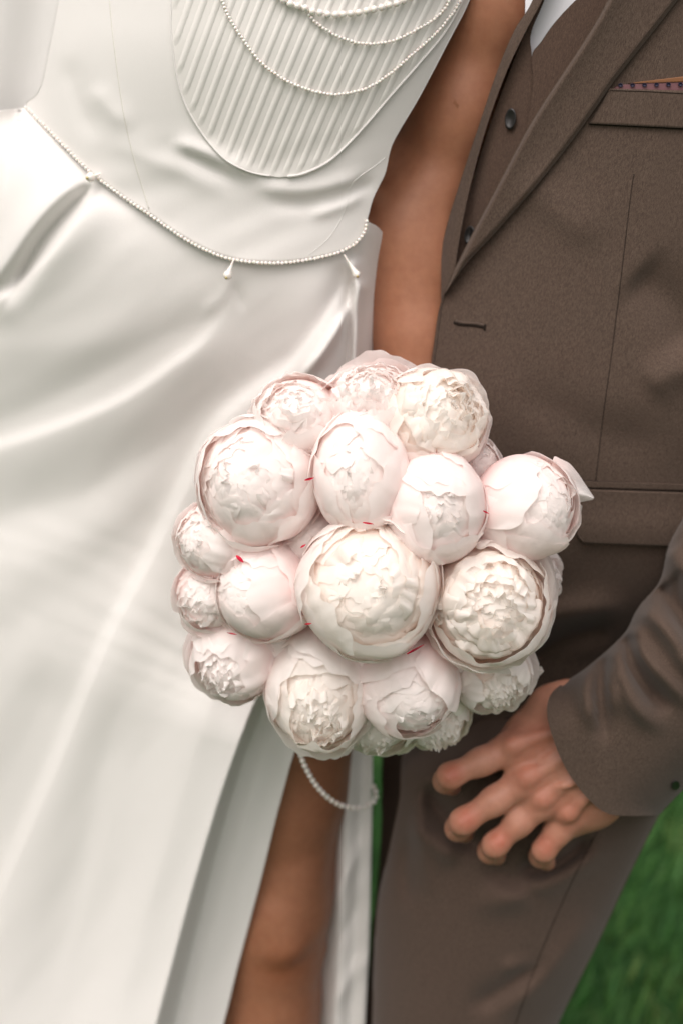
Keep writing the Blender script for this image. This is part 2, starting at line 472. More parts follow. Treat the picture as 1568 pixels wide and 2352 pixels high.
SK_FOLDS = [
    # pocket opening under the left pearl
    ([(222, 418), (160, 478), (100, 548), (45, 640), (0, 720)], -.036, 15, 20, .10, .3),
    ([(205, 408), (140, 450), (75, 520), (15, 605), (-50, 690)], .026, 40, 20, .14, .2),
    ([(230, 425), (185, 500), (120, 585), (60, 645), (0, 690), (-60, 720)], .022, 10, 60, .1, .2),
    # long drapes running down to the left
    ([(560, 680), (470, 790), (400, 845), (300, 915), (200, 962), (100, 1000), (-40, 1045)], .013, 18, 85, .25, 0),
    ([(600, 700), (480, 740), (380, 770), (280, 835), (140, 910), (-40, 985)], -.013, 55, 65, .3, 0),
    ([(560, 690), (470, 720), (330, 760), (200, 790), (-40, 800)], .006, 70, 60, .35, 0),
    ([(560, 800), (420, 990), (300, 1065), (170, 1140), (-40, 1195)], -.012, 70, 65, .3, 0),
    ([(600, 860), (480, 1010), (330, 1150), (150, 1260), (-40, 1320)], .008, 90, 80, .3, 0),
    ([(700, 690), (560, 860), (400, 1110), (240, 1280), (60, 1420), (-40, 1480)], -.006, 60, 70, .3, 0),
    # long front fold falling from the right hip
    ([(812, 640), (735, 745), (640, 872), (520, 965), (452, 1090), (365, 1270), (255, 1480), (130, 1780), (0, 2080), (-80, 2260)], .015, 24, 190, .06, 0),
    ([(780, 640), (690, 760), (600, 860), (480, 965), (410, 1090), (325, 1270), (215, 1480), (90, 1780), (-40, 2080)], -.012, 110, 40, .2, 0),
    # pleats at the right hip
    ([(806, 590), (812, 680), (745, 800), (670, 890)], .030, 10, 16, .05, .3),
    ([(826, 640), (818, 720), (812, 830), (800, 980)], .034, 9, 14, .05, .2),
    ([(808, 620), (800, 700), (796, 830), (780, 980)], -.026, 12, 12, .1, .2),
    ([(795, 600), (770, 680), (690, 800), (600, 900)], -.016, 22, 14, .08, .3),
    ([(520, 650), (548, 678), (560, 720)], -.004, 14, 14, .3, .4),
    ([(545, 640), (500, 690), (450, 730)], .005, 18, 18, .3, .4),
    # lower skirt
    ([(330, 1480), (270, 1640), (230, 1800), (190, 2010), (130, 2250), (100, 2420)], -.022, 70, 90, .3, 0),
    ([(560, 1350), (500, 1560), (430, 1780), (350, 2050), (250, 2400)], .020, 70, 55, .3, 0),
    ([(655, 1600), (600, 1760), (548, 1950), (490, 2150), (430, 2400)], .010, 34, 40, .2, 0),
    ([(140, 1500), (60, 1700), (-40, 1900)], -.010, 70, 70, .3, 0),
    ([(320, 1700), (230, 1980), (130, 2300), (90, 2420)], .006, 40, 40, .4, 0),
]
PLEAT = smooth([(650, 1500), (590, 1600), (524, 1771), (475, 1924), (426, 2094), (359, 2344), (330, 2460), (200, 2950), (80, 3450)], 60)
def Y_sk(u, v):
    u = np.asarray(u, float); v = np.asarray(v, float)
    y = .025 + .055 * ss(480, 1300, v) + .055 * ss(1350, 2350, v)
    x = np.clip((u - 640) / 270, 0, 1)
    y = y + (.125 - .03 * ss(700, 1500, v)) * x ** 3 * (1 - ss(1100, 1700, v))
    xl = np.clip((330 - u) / 420, 0, 1.2)
    y = y + .05 * xl ** 2 + .01
    # the cloth comes forward to meet the waist seam
    d, t = segdist(u, v, belt_px)
    top = np.exp(-np.clip(-d, 0, None) / 60.0)
    yb = Y_bod(u, v) + .006
    y = y * (1 - top) + np.where(np.isfinite(yb), yb, y) * top
    # small pulls in the cloth, lying along the drape
    k = ss(900, 1500, v)
    n1 = (.50 * u + .87 * v) * (1 - k) + (.90 * u + .42 * v) * k; n2 = (.87 * u - .5 * v) * (1 - k) + (-.42 * u + .9 * v) * k
    wr = .0003 * np.sin(n1 / 17 + 1.6 * np.sin(n2 / 150) + .8) * np.sin(n2 / 95 + n1 / 210) + .0001 * np.sin(n1 / 9.5 + 2 * np.sin(n2 / 110)) * np.sin(n2 / 60 + n1 / 90 + 1) * np.sin(n1 / 130)
    y = y - wr * (1 - .5 * top)
    # inverted pleat beside the slit: the front fold stands well clear of the panel to its right
    d, t = segdist(u, v, PLEAT)
    w = 22 + 60 * t
    st = (1 - ss(0, 1, d / w)) * np.exp(-np.clip(-d, 0, None) / 170.0) * ss(0, .12, t)
    return y - .44 * folds(u, v, SK_FOLDS) * (1 - .6 * top) - .062 * st * (d < 110)
def skirt_sheet():
    nv, nu = 300, 260
    t = np.linspace(0, 1, nv)
    R_edge = smooth([(842, 508), (868, 522), (884, 546), (892, 580), (896, 620), (897, 700), (902, 830), (900, 1000), (860, 1250), (770, 1520), (690, 1690), (642, 1850), (600, 2020), (547, 2220), (514, 2352), (420, 2700), (330, 3100), (250, 3450)], nv)
    top = smooth(belt_px, nu)
    bot = np.stack([np.linspace(-900, 250, nu), np.full(nu, 3450.)], 1)
    L_edge = smooth([(60, 246), (-20, 270), (-60, 400), (-80, 600), (-120, 900), (-200, 1400), (-300, 1900), (-420, 2352), (-900, 3450)], nv)
    s = np.linspace(0, 1, nu)
    # Coons patch between waist seam, slit edge, hem and the far left side
    S, T = np.meshgrid(s, t)
    C = (1 - T)[..., None] * top[None] + T[..., None] * bot[None] + (1 - S)[..., None] * L_edge[:, None] + S[..., None] * R_edge[:, None]
    C -= ((1 - S) * (1 - T))[..., None] * top[0] + (S * (1 - T))[..., None] * top[-1] + ((1 - S) * T)[..., None] * bot[0] + (S * T)[..., None] * bot[-1]
    Y = Y_sk(C[..., 0], C[..., 1])
    front = P(C[..., 0], C[..., 1], Y)
    # turn the slit edge under
    back = []
    for k in (1, 2, 3):
        e = C[:, -1].copy(); e[:, 0] -= 14 * k
        back.append(P(e[:, 0], e[:, 1], Y[:, -1] + .006 + .004 * k))
    G = np.concatenate([front] + [b[:, None] for b in back], 1)
    G[..., 2] = np.maximum(G[..., 2], .015)
    nn = nu + 3
    ob = obj('skirt', G.reshape(-1, 3), grid_faces(nv, nn, 0, True), M_SATIN, bride)
    so = ob.modifiers.new('thickness', 'SOLIDIFY'); so.thickness = .0025; so.offset = -1
    return ob
skirt = skirt_sheet()

# back of the skirt, seen to the right of the leg
BK_FOLDS = [([(800, 1700), (790, 1900), (780, 2150), (770, 2400)], .010, 14, 22, 0, 0),
            ([(835, 1700), (825, 1950), (812, 2200), (800, 2400)], -.008, 16, 16, 0, 0),
            ([(850, 1900), (800, 2000), (760, 2090)], .006, 14, 18, .3, .3),
            ([(850, 2180), (800, 2250), (750, 2330)], .006, 14, 18, .3, .3),
            ([(848, 2040), (800, 2120), (755, 2190)], -.005, 14, 14, .3, .3)]
def Y_bk(u, v):
    return .205 + .10 * np.clip((850 - np.asarray(u) - .03 * (np.asarray(v) - 1700)) / 170, 0, 1.6) ** 2 + .00002 * (np.asarray(v) - 1700) - folds(u, v, BK_FOLDS)
def back_sheet():
    nv, nu = 140, 60
    r = smooth([(890, 900), (870, 1300), (856, 1700), (855, 1800), (851, 2000), (846, 2200), (838, 2352), (820, 2800), (800, 3200)], nv)
    l = smooth([(560, 900), (520, 1300), (470, 1700), (450, 1800), (420, 2000), (380, 2200), (350, 2352), (250, 2800), (150, 3200)], nv)
    s = np.linspace(0, 1, nu)
    C = l[:, None] * (1 - s)[None, :, None] + r[:, None] * s[None, :, None]
    Y = Y_bk(C[..., 0], C[..., 1]) + .0 * C[..., 0]
    G = P(C[..., 0], C[..., 1], Y)
    e = r.copy(); e2 = np.stack([e[:, 0] - 6, e[:, 1]], 1)
    G = np.concatenate([G, P(e2[:, 0], e2[:, 1], Y[:, -1] + .012)[:, None]], 1)
    G[..., 2] = np.maximum(G[..., 2], .012)
    ob = obj('skirt_back', G.reshape(-1, 3), grid_faces(nv, nu + 1, 0, True), M_SATIN, bride)
    so = ob.modifiers.new('thickness', 'SOLIDIFY'); so.thickness = .0025; so.offset = -1
back_sheet()

# veil falling behind the bodice at the far left
def veil_sheet():
    nv, nu = 70, 80
    t = np.linspace(0, 1, nv); s = np.linspace(0, 1, nu)
    S, T = np.meshgrid(s, t)
    u = -420 + 860 * S - 420 * T; v = -420 + 3700 * T
    Y = .175 + .003 * np.sin(S * 30 + T * 4) + .012 * np.sin(S * 11 - T * 3 + 1)
    ob = obj('veil', P(u, v, Y).reshape(-1, 3), grid_faces(nv, nu, 0, True), M_VEIL, bride)
    so = ob.modifiers.new('thickness', 'SOLIDIFY'); so.thickness = .0015
veil_sheet()

# ribbed panel
pan_L = smooth([(398, -200), (396, -60), (395, 0), (393, 60), (404, 160), (424, 235), (460, 300), (500, 350), (530, 375), (580, 397), (640, 407)], 120)
pan_R = smooth([(1130, -200), (1085, -60), (1062, 0), (1020, 75), (960, 148), (896, 221), (846, 280), (797, 333), (750, 374), (690, 401), (640, 407)], 120)
def Y_pan(u, v): return Y_bod(u, v) - .0022
panel = shell('bodice_panel', pan_L, pan_R, Y_pan, lambda u, v, s: Y_bod(u, v) + .004, M_PANEL, bride, 60, 90, cap=False)
def inside(u, v):
    lu = np.interp(v, pan_L[:, 1], pan_L[:, 0]); ru = np.interp(v, pan_R[:, 1], pan_R[:, 0])
    return (v < 406) & (u > lu + 3) & (u < ru - 3)
def pleats():
    for k in range(-2, 33):
        ub = 300 + 29.5 * k                      # position along v = 400
        sl = .33 + .17 * (ub - 300) / 700          # lean of the pleat, fanning out to the right
        v = np.linspace(-190, 420, 140); u = ub + (400 - v) * sl * (1 + .0001 * (400 - v))
        ok = inside(u, v)
        if ok.sum() < 6: continue
        u, v = u[ok], v[ok]
        sl_n = np.array([1.0, 0.0])
        prof = [(-8, .0002), (-5, .0008), (-1.5, .0014), (3, .0011), (8, .0002)]
        e = np.clip(np.minimum(np.arange(len(u)), np.arange(len(u))[::-1]) / 5., .08, 1)
        G = np.stack([P(u + o, v, Y_pan(u + o, v) - h * e) for o, h in prof], 1)
        obj('pleat', G.reshape(-1, 3), grid_faces(len(u), 5, 0, True), M_PANEL, panel)
pleats()

def seam(poly, Yfun, rad, mat_, parent, off=.0, n=70, name='seam'):
    p = smooth(poly, n)
    q = P(p[:, 0], p[:, 1], Yfun(p[:, 0], p[:, 1]) - off)
    return ribbon_tube(name, q, rad, mat_, parent, 5)
seam([(245, -120), (252, 0), (264, 117), (284, 258), (311, 375), (343, 480)], Y_bod, .00055, M_THREAD, bodice)
seam([(884, 362), (861, 381), (809, 422), (791, 486), (756, 545), (709, 586)], Y_bod, .0004, M_SATIN, bodice, .0)
seam(pan_L[::4], Y_bod, .0009, M_SATIN, bodice, .0022)
seam(pan_R[::4], Y_bod, .0013, M_SATIN, bodice, .0026)

# pearls
PEARLS = {}
def pearl_me(r):
    k = round(r, 5)
    if k not in PEARLS:
        PEARLS[k] = sphere_mesh('pearl', r); PEARLS[k].materials.append(M_PEARL)
    return PEARLS[k]
def strand(name, poly, Yfun, rpx, parent, sag=0, gap=2.05, jit=.6):
    p = smooth(poly, 400)
    L = np.r_[0, np.cumsum(np.linalg.norm(np.diff(p, axis=0), axis=1))]
    n = int(L[-1] / (rpx * gap))
    s = np.linspace(0, L[-1], n)
    q = np.stack([np.interp(s, L, p[:, 0]), np.interp(s, L, p[:, 1])], 1)
    Y = Yfun(q[:, 0], q[:, 1])
    r = rpx * .72 / 2352 * 1.2
    pts = P(q[:, 0], q[:, 1], Y - r * 1.0)
    pts = pts + rng.normal(0, jit * .0002, pts.shape)
    th = ribbon_tube(name, pts, .0005, M_THREAD, parent, 5)
    me = pearl_me(r)
    for k in range(n):
        o = bpy.data.objects.new('pearl', me); COL.objects.link(o); o.parent = th; o.location = pts[k]
        o.rotation_euler = (random.random(), random.random(), random.random())
    return th
Yp = lambda u, v: Y_bod(u, v) - .0045
strand('pearl_belt', belt_px, lambda u, v: np.minimum(Y_bod(u, v), Y_sk(u, v)) - .001, 4.5, bride)
strand('pearl_strand', [(595, -90), (620, -40), (655, 3), (697, 17), (720, 27), (750, 32), (779, 34), (820, 29), (867, 19), (919, 4), (980, -25), (1050, -70)], Yp, 8.2, bride)
strand('pearl_strand', [(640, -50), (664, 0), (697, 18), (721, 47), (756, 73), (796, 92), (845, 101), (904, 93), (968, 62), (1008, 34), (1035, -5), (1060, -60)], Yp, 4.2, bride)
strand('pearl_strand', [(480, -90), (508, -5), (527, 41), (557, 88), (592, 135), (633, 170), (680, 196), (738, 214), (785, 216), (844, 202), (894, 170), (943, 128), (993, 84), (1032, 39), (1057, 0), (1085, -70)], Yp, 4.2, bride)
def drop(cx, cy, rpx, top, parent):
    r = rpx * .72 / 2352 * 1.22
    Y = float(min(Y_sk(np.array([cx]), np.array([cy]))[0], Y_bod(np.array([top[0]]), np.array([top[1]]))[0])) - .006
    c = P(cx, cy, Y); t = P(top[0], top[1], Y + .002)
    ax = (c - t); L = np.linalg.norm(ax)
    k = np.linspace(0, 1, 22)
    pts = t + (c + ax / L * r - t) * k[:, None]
    x = k * (L + r)
    rad = np.where(x < L - r * .8, .0008 + (x / L) ** 2.2 * r * .8, np.sqrt(np.clip(r * r - (x - L) ** 2, 1e-9, None)))
    o = ribbon_tube('pearl_drop', pts, rad, M_PEARL, parent, 14)
    tip = P(cx, cy, Y) + ax / L * r * .55 - np.array([0, r * .75, 0])
    cap = obj('drop_cap', *(lambda m: ([tuple(v.co + Vector(tip)) for v in m.vertices], [list(p.vertices) for p in m.polygons]))(sphere_mesh('cap', r * .34, 8, 6)), M_GOLD, o)
drop(209, 407, 12, (232, 399), bride)
drop(523, 632, 11, (537, 596), bride)
drop(818, 630, 10, (790, 585), bride)

# body: arm, hand and leg as one continuous skin surface
def pt(u, v, Y): return P(float(u), float(v), float(Y))
def chain(parts, nodes, k=.03):
    for (a, b) in zip(nodes[:-1], nodes[1:]):
        parts.append((pt(*a[:3]), pt(*b[:3]), a[3], b[3], k))
parts = []
chain(parts, [(640, -150, .15, .075), (600, 300, .16, .075), (600, 700, .17, .085), (640, 1000, .19, .09)], .05)
chain(parts, [(640, -120, .15, .06), (1000, -330, .14, .045), (1175, -250, .13, .052), (1135, 20, .14, .047), (1060, 255, .145, .044), (975, 480, .145, .0405), (962, 600, .14, .042), (955, 760, .125, .037), (945, 930, .105, .029), (938, 1040, .095, .026)])
chain(parts, [(938, 1040, .095, .026), (930, 1120, .085, .030), (925, 1180, .08, .030)], .02)
for q, (a, b, c) in enumerate([((905, 1120), (880, 1150), (895, 1185)), ((905, 1155), (876, 1185), (892, 1215)), ((905, 1190), (878, 1218), (895, 1245)), ((912, 1220), (888, 1245), (900, 1268))]):
    chain(parts, [(925, 1130 + 22 * q, .08, .013), (*a, .06, .0105), (*b, .035, .0095), (*c, .02, .008)], .008)
chain(parts, [(945, 1110, .085, .014), (970, 1140, .06, .011), (955, 1165, .035, .009)], .008)
LG = .050
chain(parts, [(640, 1000, .20, .09), (640, 1300, .17 + LG, .092), (637, 1600, .175 + LG, .083), (630, 1800, .175 + LG, .0735), (622, 2000, .175 + LG, .0615), (614, 2110, .172 + LG, .058), (612, 2220, .178 + LG, .051), (612, 2330, .182 + LG, .052), (600, 2520, .19 + LG, .053), (585, 2800, .19 + LG, .036), (580, 3050, .19 + LG, .032)], .05)
chain(parts, [(640, 2085, .124 + LG, .027), (645, 2150, .124 + LG, .028)], .016)
chain(parts, [(640, 2262, .141 + LG, .014), (690, 2238, .152 + LG, .014), (722, 2180, .168 + LG, .012)], .008)
chain(parts, [(668, 2010, .135 + LG, .02), (690, 2090, .150 + LG, .016)], .03)
chain(parts, [(580, 3050, .19 + LG, .034), (565, 3150, .10 + LG, .026)], .03)
chain(parts, [(905, 400, .16, .030), (905, 520, .15, .040), (930, 640, .14, .036)], .03)
f = body_sdf(parts)
allp = np.array([p for a in parts for p in (a[0], a[1])])
V, F = surface_nets(f, allp.min(0) - .1, allp.max(0) + .1, .006)
bb = obj('body', V, F, M_SKIN_B, bride)
kn = pt(655, 2215, .16)
red = .7 * np.exp(-((V - kn) ** 2).sum(1) / .03 ** 2)  # paints the shade of the crease below the knee into the skin colour
bb.data.attributes.new('redness_shade', 'FLOAT', 'POINT').data.foreach_set('value', red.astype(np.float32))

# ================================================================== GROOM
groom = empty('person', (.3, .25, 0))
tag(groom, 'man in brown wool three-piece suit with hand hooked at his trouser pocket', 'person')

JK_FOLDS = [
    ([(1130, 900), (1250, 930), (1400, 1000), (1568, 1020)], -.004, 60, 60, .3, .3),
    ([(1180, 400), (1300, 500), (1400, 560)], .003, 40, 60, .3, .3),
    ([(1450, 620), (1540, 700), (1600, 800)], -.008, 60, 60, .2, .2),
    ([(1480, 900), (1540, 860), (1600, 850)], .006, 40, 40, .3, 0),
    ([(1100, 1500), (1200, 1430), (1340, 1408), (1460, 1390)], .014, 20, 40, .3, .3),
    ([(1180, 1540), (1300, 1470), (1420, 1440)], -.014, 26, 30, .3, .2),
    ([(1060, 1000), (1120, 1100), (1150, 1250)], .004, 40, 40, .3, .3),
]
def Y_jk(u, v):
    u = np.asarray(u, float); v = np.asarray(v, float)
    uc = 1500 - .12 * (v - 600)
    x = np.clip(np.abs(u - uc) / 640, 0, 1)
    y = .19 - .16 * np.sqrt(np.clip(1 - x ** 2.2, 0, 1))
    y = y + .02 * ss(900, 1200, v) + .075 * np.clip((v - 1190) / 330, 0, 1) ** 1.7 * ss(900, 1120, u)
    return y - 1.5 * folds(u, v, JK_FOLDS)
jk_edge = [(1500, -330), (1465, -150), (1400, 0), (1345, 98), (1232, 271), (1150, 428), (1096, 531), (1048, 620), (1022, 668), (1006, 715), (996, 784), (988, 848), (984, 960), (988, 1100), (1000, 1250), (1016, 1400), (1036, 1540), (1062, 1655)]
jk_side = [(2100, -330), (2090, 0), (2060, 300), (2020, 600), (1980, 900), (1950, 1100), (1930, 1250), (1900, 1400), (1870, 1500)]
hem = [(1062, 1655), (1085, 1664), (1111, 1667), (1180, 1652), (1300, 1615), (1500, 1570), (1870, 1500)]
jacket = shell('jacket', jk_edge, jk_side, Y_jk, lambda u, v, s: Y_jk(u, v) + .006 + .22 * np.sin(math.pi * np.clip(s, 0, 1)) ** .5, M_SUIT, groom, 110, 170, end=hem)

# waistcoat under the jacket
def Y_wc(u, v):
    u = np.asarray(u, float); v = np.asarray(v, float)
    y = Y_jk(np.maximum(u, 1080), v) + .016
    return y + .00012 * np.clip(1120 - u, 0, 300)
wc_A = [(1330, -330), (1290, -150), (1238, 0), (1175, 150), (1120, 300), (1075, 450), (1040, 580), (1020, 700), (1010, 900), (1010, 1100)]
wc_B = [(1640, -330), (1580, -150), (1470, 0), (1420, 98), (1310, 271), (1230, 428), (1180, 531), (1140, 620), (1120, 700), (1110, 900), (1110, 1100)]
# the V neck: the shirt shows through an opening cut as the waistcoat's own upper edge
shirt = shell('shirt', [(1225, -330), (1215, -150), (1205, 0), (1205, 200)], [(1480, -330), (1430, -150), (1370, 0), (1330, 200)], lambda u, v: Y_wc(u, v) + .012, lambda u, v, s: Y_wc(u, v) + .1, M_SHIRT, groom, 30, 40)
pl_ = [(1332, -330), (1300, -150), (1249, 0), (1232, 40), (1219, 74), (1216, 100), (1220, 127), (1217, 150)]
pr_ = [(1600, -330), (1470, -150), (1321, 0), (1290, 32), (1263, 64), (1240, 98), (1220.5, 127), (1218, 150)]
wl = shell('waistcoat', [(1330, -330), (1290, -150), (1236, 0), (1175, 150), (1120, 300), (1075, 450), (1040, 580), (1020, 700), (1010, 900), (1010, 1100)],
           [(1332, -330), (1301, -150), (1249, 0), (1219, 74), (1220, 127), (1240, 300), (1240, 450), (1200, 580), (1150, 700), (1120, 900), (1110, 1100)],
           Y_wc, lambda u, v, s: Y_wc(u, v) + .01 + .15 * np.sin(math.pi * s) ** .5, M_WAIST, groom, 40, 120)
shell('waistcoat_front', pr_[:7] + [(1222, 200), (1200, 330), (1170, 450), (1130, 560), (1095, 660), (1070, 800), (1060, 950)],
      [(1700, -330), (1600, -150), (1470, 0), (1440, 60), (1420, 110), (1390, 150), (1370, 190), (1330, 250), (1280, 360), (1225, 470), (1180, 570), (1140, 680), (1110, 800), (1100, 950)],
      lambda u, v: Y_wc(u, v) - .0035, lambda u, v, s: Y_wc(u, v) + .004, M_WAIST, groom, 40, 120)
# his other jacket front, a narrow strip beside her arm
st_l = [(1330, -330), (1278, -150), (1222, 0), (1180, 70), (1140, 165), (1098, 290), (1058, 410), (1030, 500), (1014, 570), (1012, 640), (1012, 760), (1015, 950)]
st_r = [(1350, -330), (1308, -150), (1246, -5), (1206, 72), (1160, 170), (1112, 305), (1074, 450), (1052, 560), (1042, 640), (1036, 700), (1030, 800), (1026, 950)]
def Y_st(u, v):
    d, t = segdist(u, v, smooth(st_r, 60))
    return Y_wc(u, v) - .013 + .0000 * d + .022 * np.clip(np.abs(d) / 45, 0, 1) ** 2
shell('jacket_front', st_l, st_r, Y_st, lambda u, v, s: Y_wc(u, v) + .004 + .03 * (1 - s), M_SUIT, groom, 24, 130)
def disc_button(name, u, v, Yf, ru, rv, parent, tilt=0):
    """round button lying on the cloth: follows the surface of the cloth below it"""
    n = 20; V = []; F = []
    rings = [(1.0, -.0002), (1.0, .0022), (.86, .0030), (.72, .0022), (.0, .0020)]
    for s, h in rings:
        for k in range(n):
            th = 2 * math.pi * k / n
            du, dv = ru * s * math.cos(th), rv * s * math.sin(th)
            du, dv = du * math.cos(tilt) - dv * math.sin(tilt), du * math.sin(tilt) + dv * math.cos(tilt)
            V.append(P(u + du, v + dv, float(Yf(np.array([u + du]), np.array([v + dv]))[0]) - h))
    for i in range(len(rings) - 1):
        for k in range(n): F.append([i * n + k, i * n + (k + 1) % n, (i + 1) * n + (k + 1) % n, (i + 1) * n + k])
    return obj(name, V, F, M_BUTTON, parent)
disc_button('button', 1171, 273, lambda u, v: Y_wc(u, v) - .002, 13, 25, wl, .12)
disc_button('button', 1077, 540, lambda u, v: Y_wc(u, v) - .002, 12, 22, wl, .12)

# lapel
L1 = [(1495, -200), (1394, 0), (1337, 98), (1224, 271), (1140, 428), (1086, 531), (1042, 620), (1016, 675)]
L2 = [(1700, -200), (1556, 0), (1421, 172), (1399, 202), (1327, 305), (1239, 418), (1140, 531), (1071, 605), (1019, 677)]
L1s, L2s = smooth(L1, 160), smooth(L2, 160)
def Y_lap(u, v):
    d1, _ = segdist(u, v, L1s); d2, _ = segdist(u, v, L2s)
    a = np.abs(d1); b = np.abs(d2)
    roll = .012 * np.exp(-(a / 45)) + .006 * np.sqrt(np.clip(b / 12, 0, 1)) + .002
    roll = roll - .008 * np.exp(-(a / 6) ** 2)
    return Y_jk(u, v) - roll
lapel = shell('lapel', L1, L2, Y_lap, lambda u, v, s: Y_jk(u, v) - .0005, M_SUIT, jacket, 44, 150, cap=False)
# edge stitching and seams
seam([(x - 8, y - 6) for x, y in L2[1:-1]], Y_lap, .0003, M_SUIT, lapel, .0001, 90, 'stitch_line')
seam([(1455, 400), (1448, 443), (1428, 612), (1404, 809), (1384, 956), (1367, 1104)], Y_jk, .0005, M_SEAM, jacket, -.0002)
seam([(1042, 741), (1060, 745), (1090, 747), (1113, 752)], Y_jk, .0016, M_SEAM, jacket, .0, 20, 'buttonhole')
seam([(1046, 737), (1060, 741), (1090, 743), (1110, 747)], Y_jk, .0011, M_SUIT, jacket, .0008, 20, 'buttonhole_edge')
seam([(1113, 745), (1112, 758)], Y_jk, .0013, M_SEAM, jacket, .0, 6, 'bar_tack')
def edge_seam():
    p = smooth([(1022, 676), (1012, 715), (1003, 784), (995, 848), (991, 960)], 60)
    q = P(p[:, 0], p[:, 1], Y_jk(p[:, 0], p[:, 1]))
    ribbon_tube('stitch_line', q, .0004, M_SEAM, jacket, 5)
edge_seam()
# breast pocket
welt = shell('breast_pocket', [(1399, 203), (1380, 238), (1352, 284)], [(1720, 212), (1720, 250), (1720, 302)], lambda u, v: Y_jk(u, v) - .0035, lambda u, v, s: Y_jk(u, v) + .001, M_SUIT, jacket, 30, 16)
seam([(1352, 285), (1450, 290), (1567, 296), (1700, 303)], Y_jk, .0006, M_SEAM, jacket, .0008, 40)
seam([(1400, 208), (1480, 210), (1567, 215), (1700, 221)], lambda u, v: Y_jk(u, v) - .0035, .0004, M_SEAM, welt, 0, 40, 'stitch_line')
# flap pocket
shell('pocket_welt', [(1322, 1105), (1320, 1119)], [(1720, 1116), (1720, 1130)], lambda u, v: Y_jk(u, v) - .0028, lambda u, v, s: Y_jk(u, v) + .001, M_SUIT, jacket, 30, 8)
seam([(1322, 1104), (1440, 1110), (1567, 1114), (1700, 1119)], Y_jk, .0012, M_SEAM, jacket, 0, 30)
seam([(1322, 1121), (1440, 1127), (1567, 1131), (1700, 1136)], Y_jk, .0012, M_SEAM, jacket, .0008, 30)
shell('pocket_flap', [(1321, 1123), (1320, 1150), (1321, 1200), (1325, 1225), (1332, 1238), (1344, 1247)], [(1720, 1136), (1720, 1160), (1720, 1200), (1720, 1230), (1720, 1245), (1720, 1262)], lambda u, v: Y_jk(u, v) - .0045 - .003 * ss(1130, 1250, v), lambda u, v, s: Y_jk(u, v) + .0005, M_SUIT, jacket, 50, 30)

# pocket square
sq = shell('pocket_square', [(1406, 206), (1412, 200), (1422, 195)], [(1700, 212), (1700, 196), (1700, 178)], lambda u, v: Y_jk(u, v) - .0022, lambda u, v, s: Y_jk(u, v) + .0002, M_SQUARE, None, 30, 8)
tag(sq, 'folded plum silk pocket square with navy dots in the brown jacket breast pocket', 'pocket square')
for k in range(10):
    u = 1424 + 27.5 * k; v = 195.5 - .012 * (u - 1420)
    disc = disc_button('motif', u, v, lambda a, b: Y_jk(a, b) - .0014, 5.5, 4.5, sq); disc.data.materials[0] = M_MOTIF
shell('hem_fold', [(1440, 192), (1456, 189)], [(1700, 184), (1700, 160)], lambda u, v: Y_jk(u, v) - .0028, lambda u, v, s: Y_jk(u, v) + .0004, M_SQEDGE, sq, 24, 6)

# trousers
TR_FOLDS = [
    ([(960, 1790), (1000, 1850), (1050, 1910), (1120, 1960)], -.010, 22, 26, .2, .2),
    ([(930, 1880), (990, 1930), (1060, 1985)], .008, 26, 22, .3, .3),
    ([(1000, 1760), (960, 1860), (970, 1960), (1000, 2080)], .006, 22, 22, .2, .4),
    ([(1180, 1985), (1230, 2000), (1290, 1980), (1360, 1920)], -.012, 22, 24, .2, .2),
    ([(1100, 1990), (1200, 2040), (1260, 2080)], -.005, 18, 22, .3, .3),
    ([(1060, 2080), (1180, 2060), (1300, 2000), (1420, 1920)], .007, 30, 40, .3, .3),
    ([(1120, 2330), (1200, 2290), (1290, 2200), (1380, 2080)], .006, 34, 34, .3, .3),
    ([(1060, 2320), (1160, 2270), (1260, 2190)], -.006, 26, 26, .3, .3),
    ([(1140, 2230), (1200, 2215), (1240, 2220)], .004, 16, 16, .3, .3),
    ([(940, 1900), (930, 2000), (945, 2090)], -.004, 16, 18, .3, .3),
]
def Y_tr(u, v):
    u = np.asarray(u, float); v = np.asarray(v, float)
    l = np.interp(v, [1500, 1740, 1950, 2100, 2352, 3400], [960, 918, 892, 862, 852, 845])
    r = np.interp(v, [1500, 1870, 2020, 2150, 2240, 2352, 3400], [1700, 1513, 1440, 1380, 1340, 1280, 1000])
    x = np.clip((u - (l + r) / 2) / ((r - l) / 2 + 1), -1, 1)
    y = .15 - .105 * np.sqrt(np.clip(1 - np.abs(x) ** 2.4, 0, 1))
    return y + .02 * ss(2000, 2600, v) + .10 * (1 - ss(1600, 1800, v)) - 2.0 * folds(u, v, TR_FOLDS)
tr_A = [(1010, 1450), (960, 1620), (922, 1735), (916, 1830), (892, 1950), (863, 2100), (853, 2352), (848, 2700), (846, 3000), (842, 3300)]
tr_B = [(1760, 1450), (1640, 1680), (1560, 1790), (1513, 1872), (1440, 2020), (1380, 2150), (1282, 2352), (1180, 2600), (1080, 2900), (1010, 3300)]
trousers = shell('trousers', tr_A, tr_B, Y_tr, lambda u, v, s: .15 + .10 * (1 - ss(1600, 1800, v)) + .11 * np.sin(math.pi * s) ** .6, M_TROUS, groom, 90, 150)
seam([(1390, 1870), (1310, 2030), (1240, 2190), (1190, 2330), (1150, 2450)], Y_tr, .0005, M_SEAM, trousers, 0, 60)
shell('trouser_leg', [(880, 1450), (876, 1700), (874, 1900), (868, 2000), (852, 2150), (835, 2400), (820, 2900), (810, 3200)], [(1060, 1450), (1050, 1700), (1020, 1900), (1000, 2000), (985, 2150), (960, 2400), (930, 2900), (910, 3200)],
      lambda u, v: .27 + 0 * u, lambda u, v, s: .29 + .12 * np.sin(math.pi * s) ** .6, M_TROUS, groom, 20, 50)

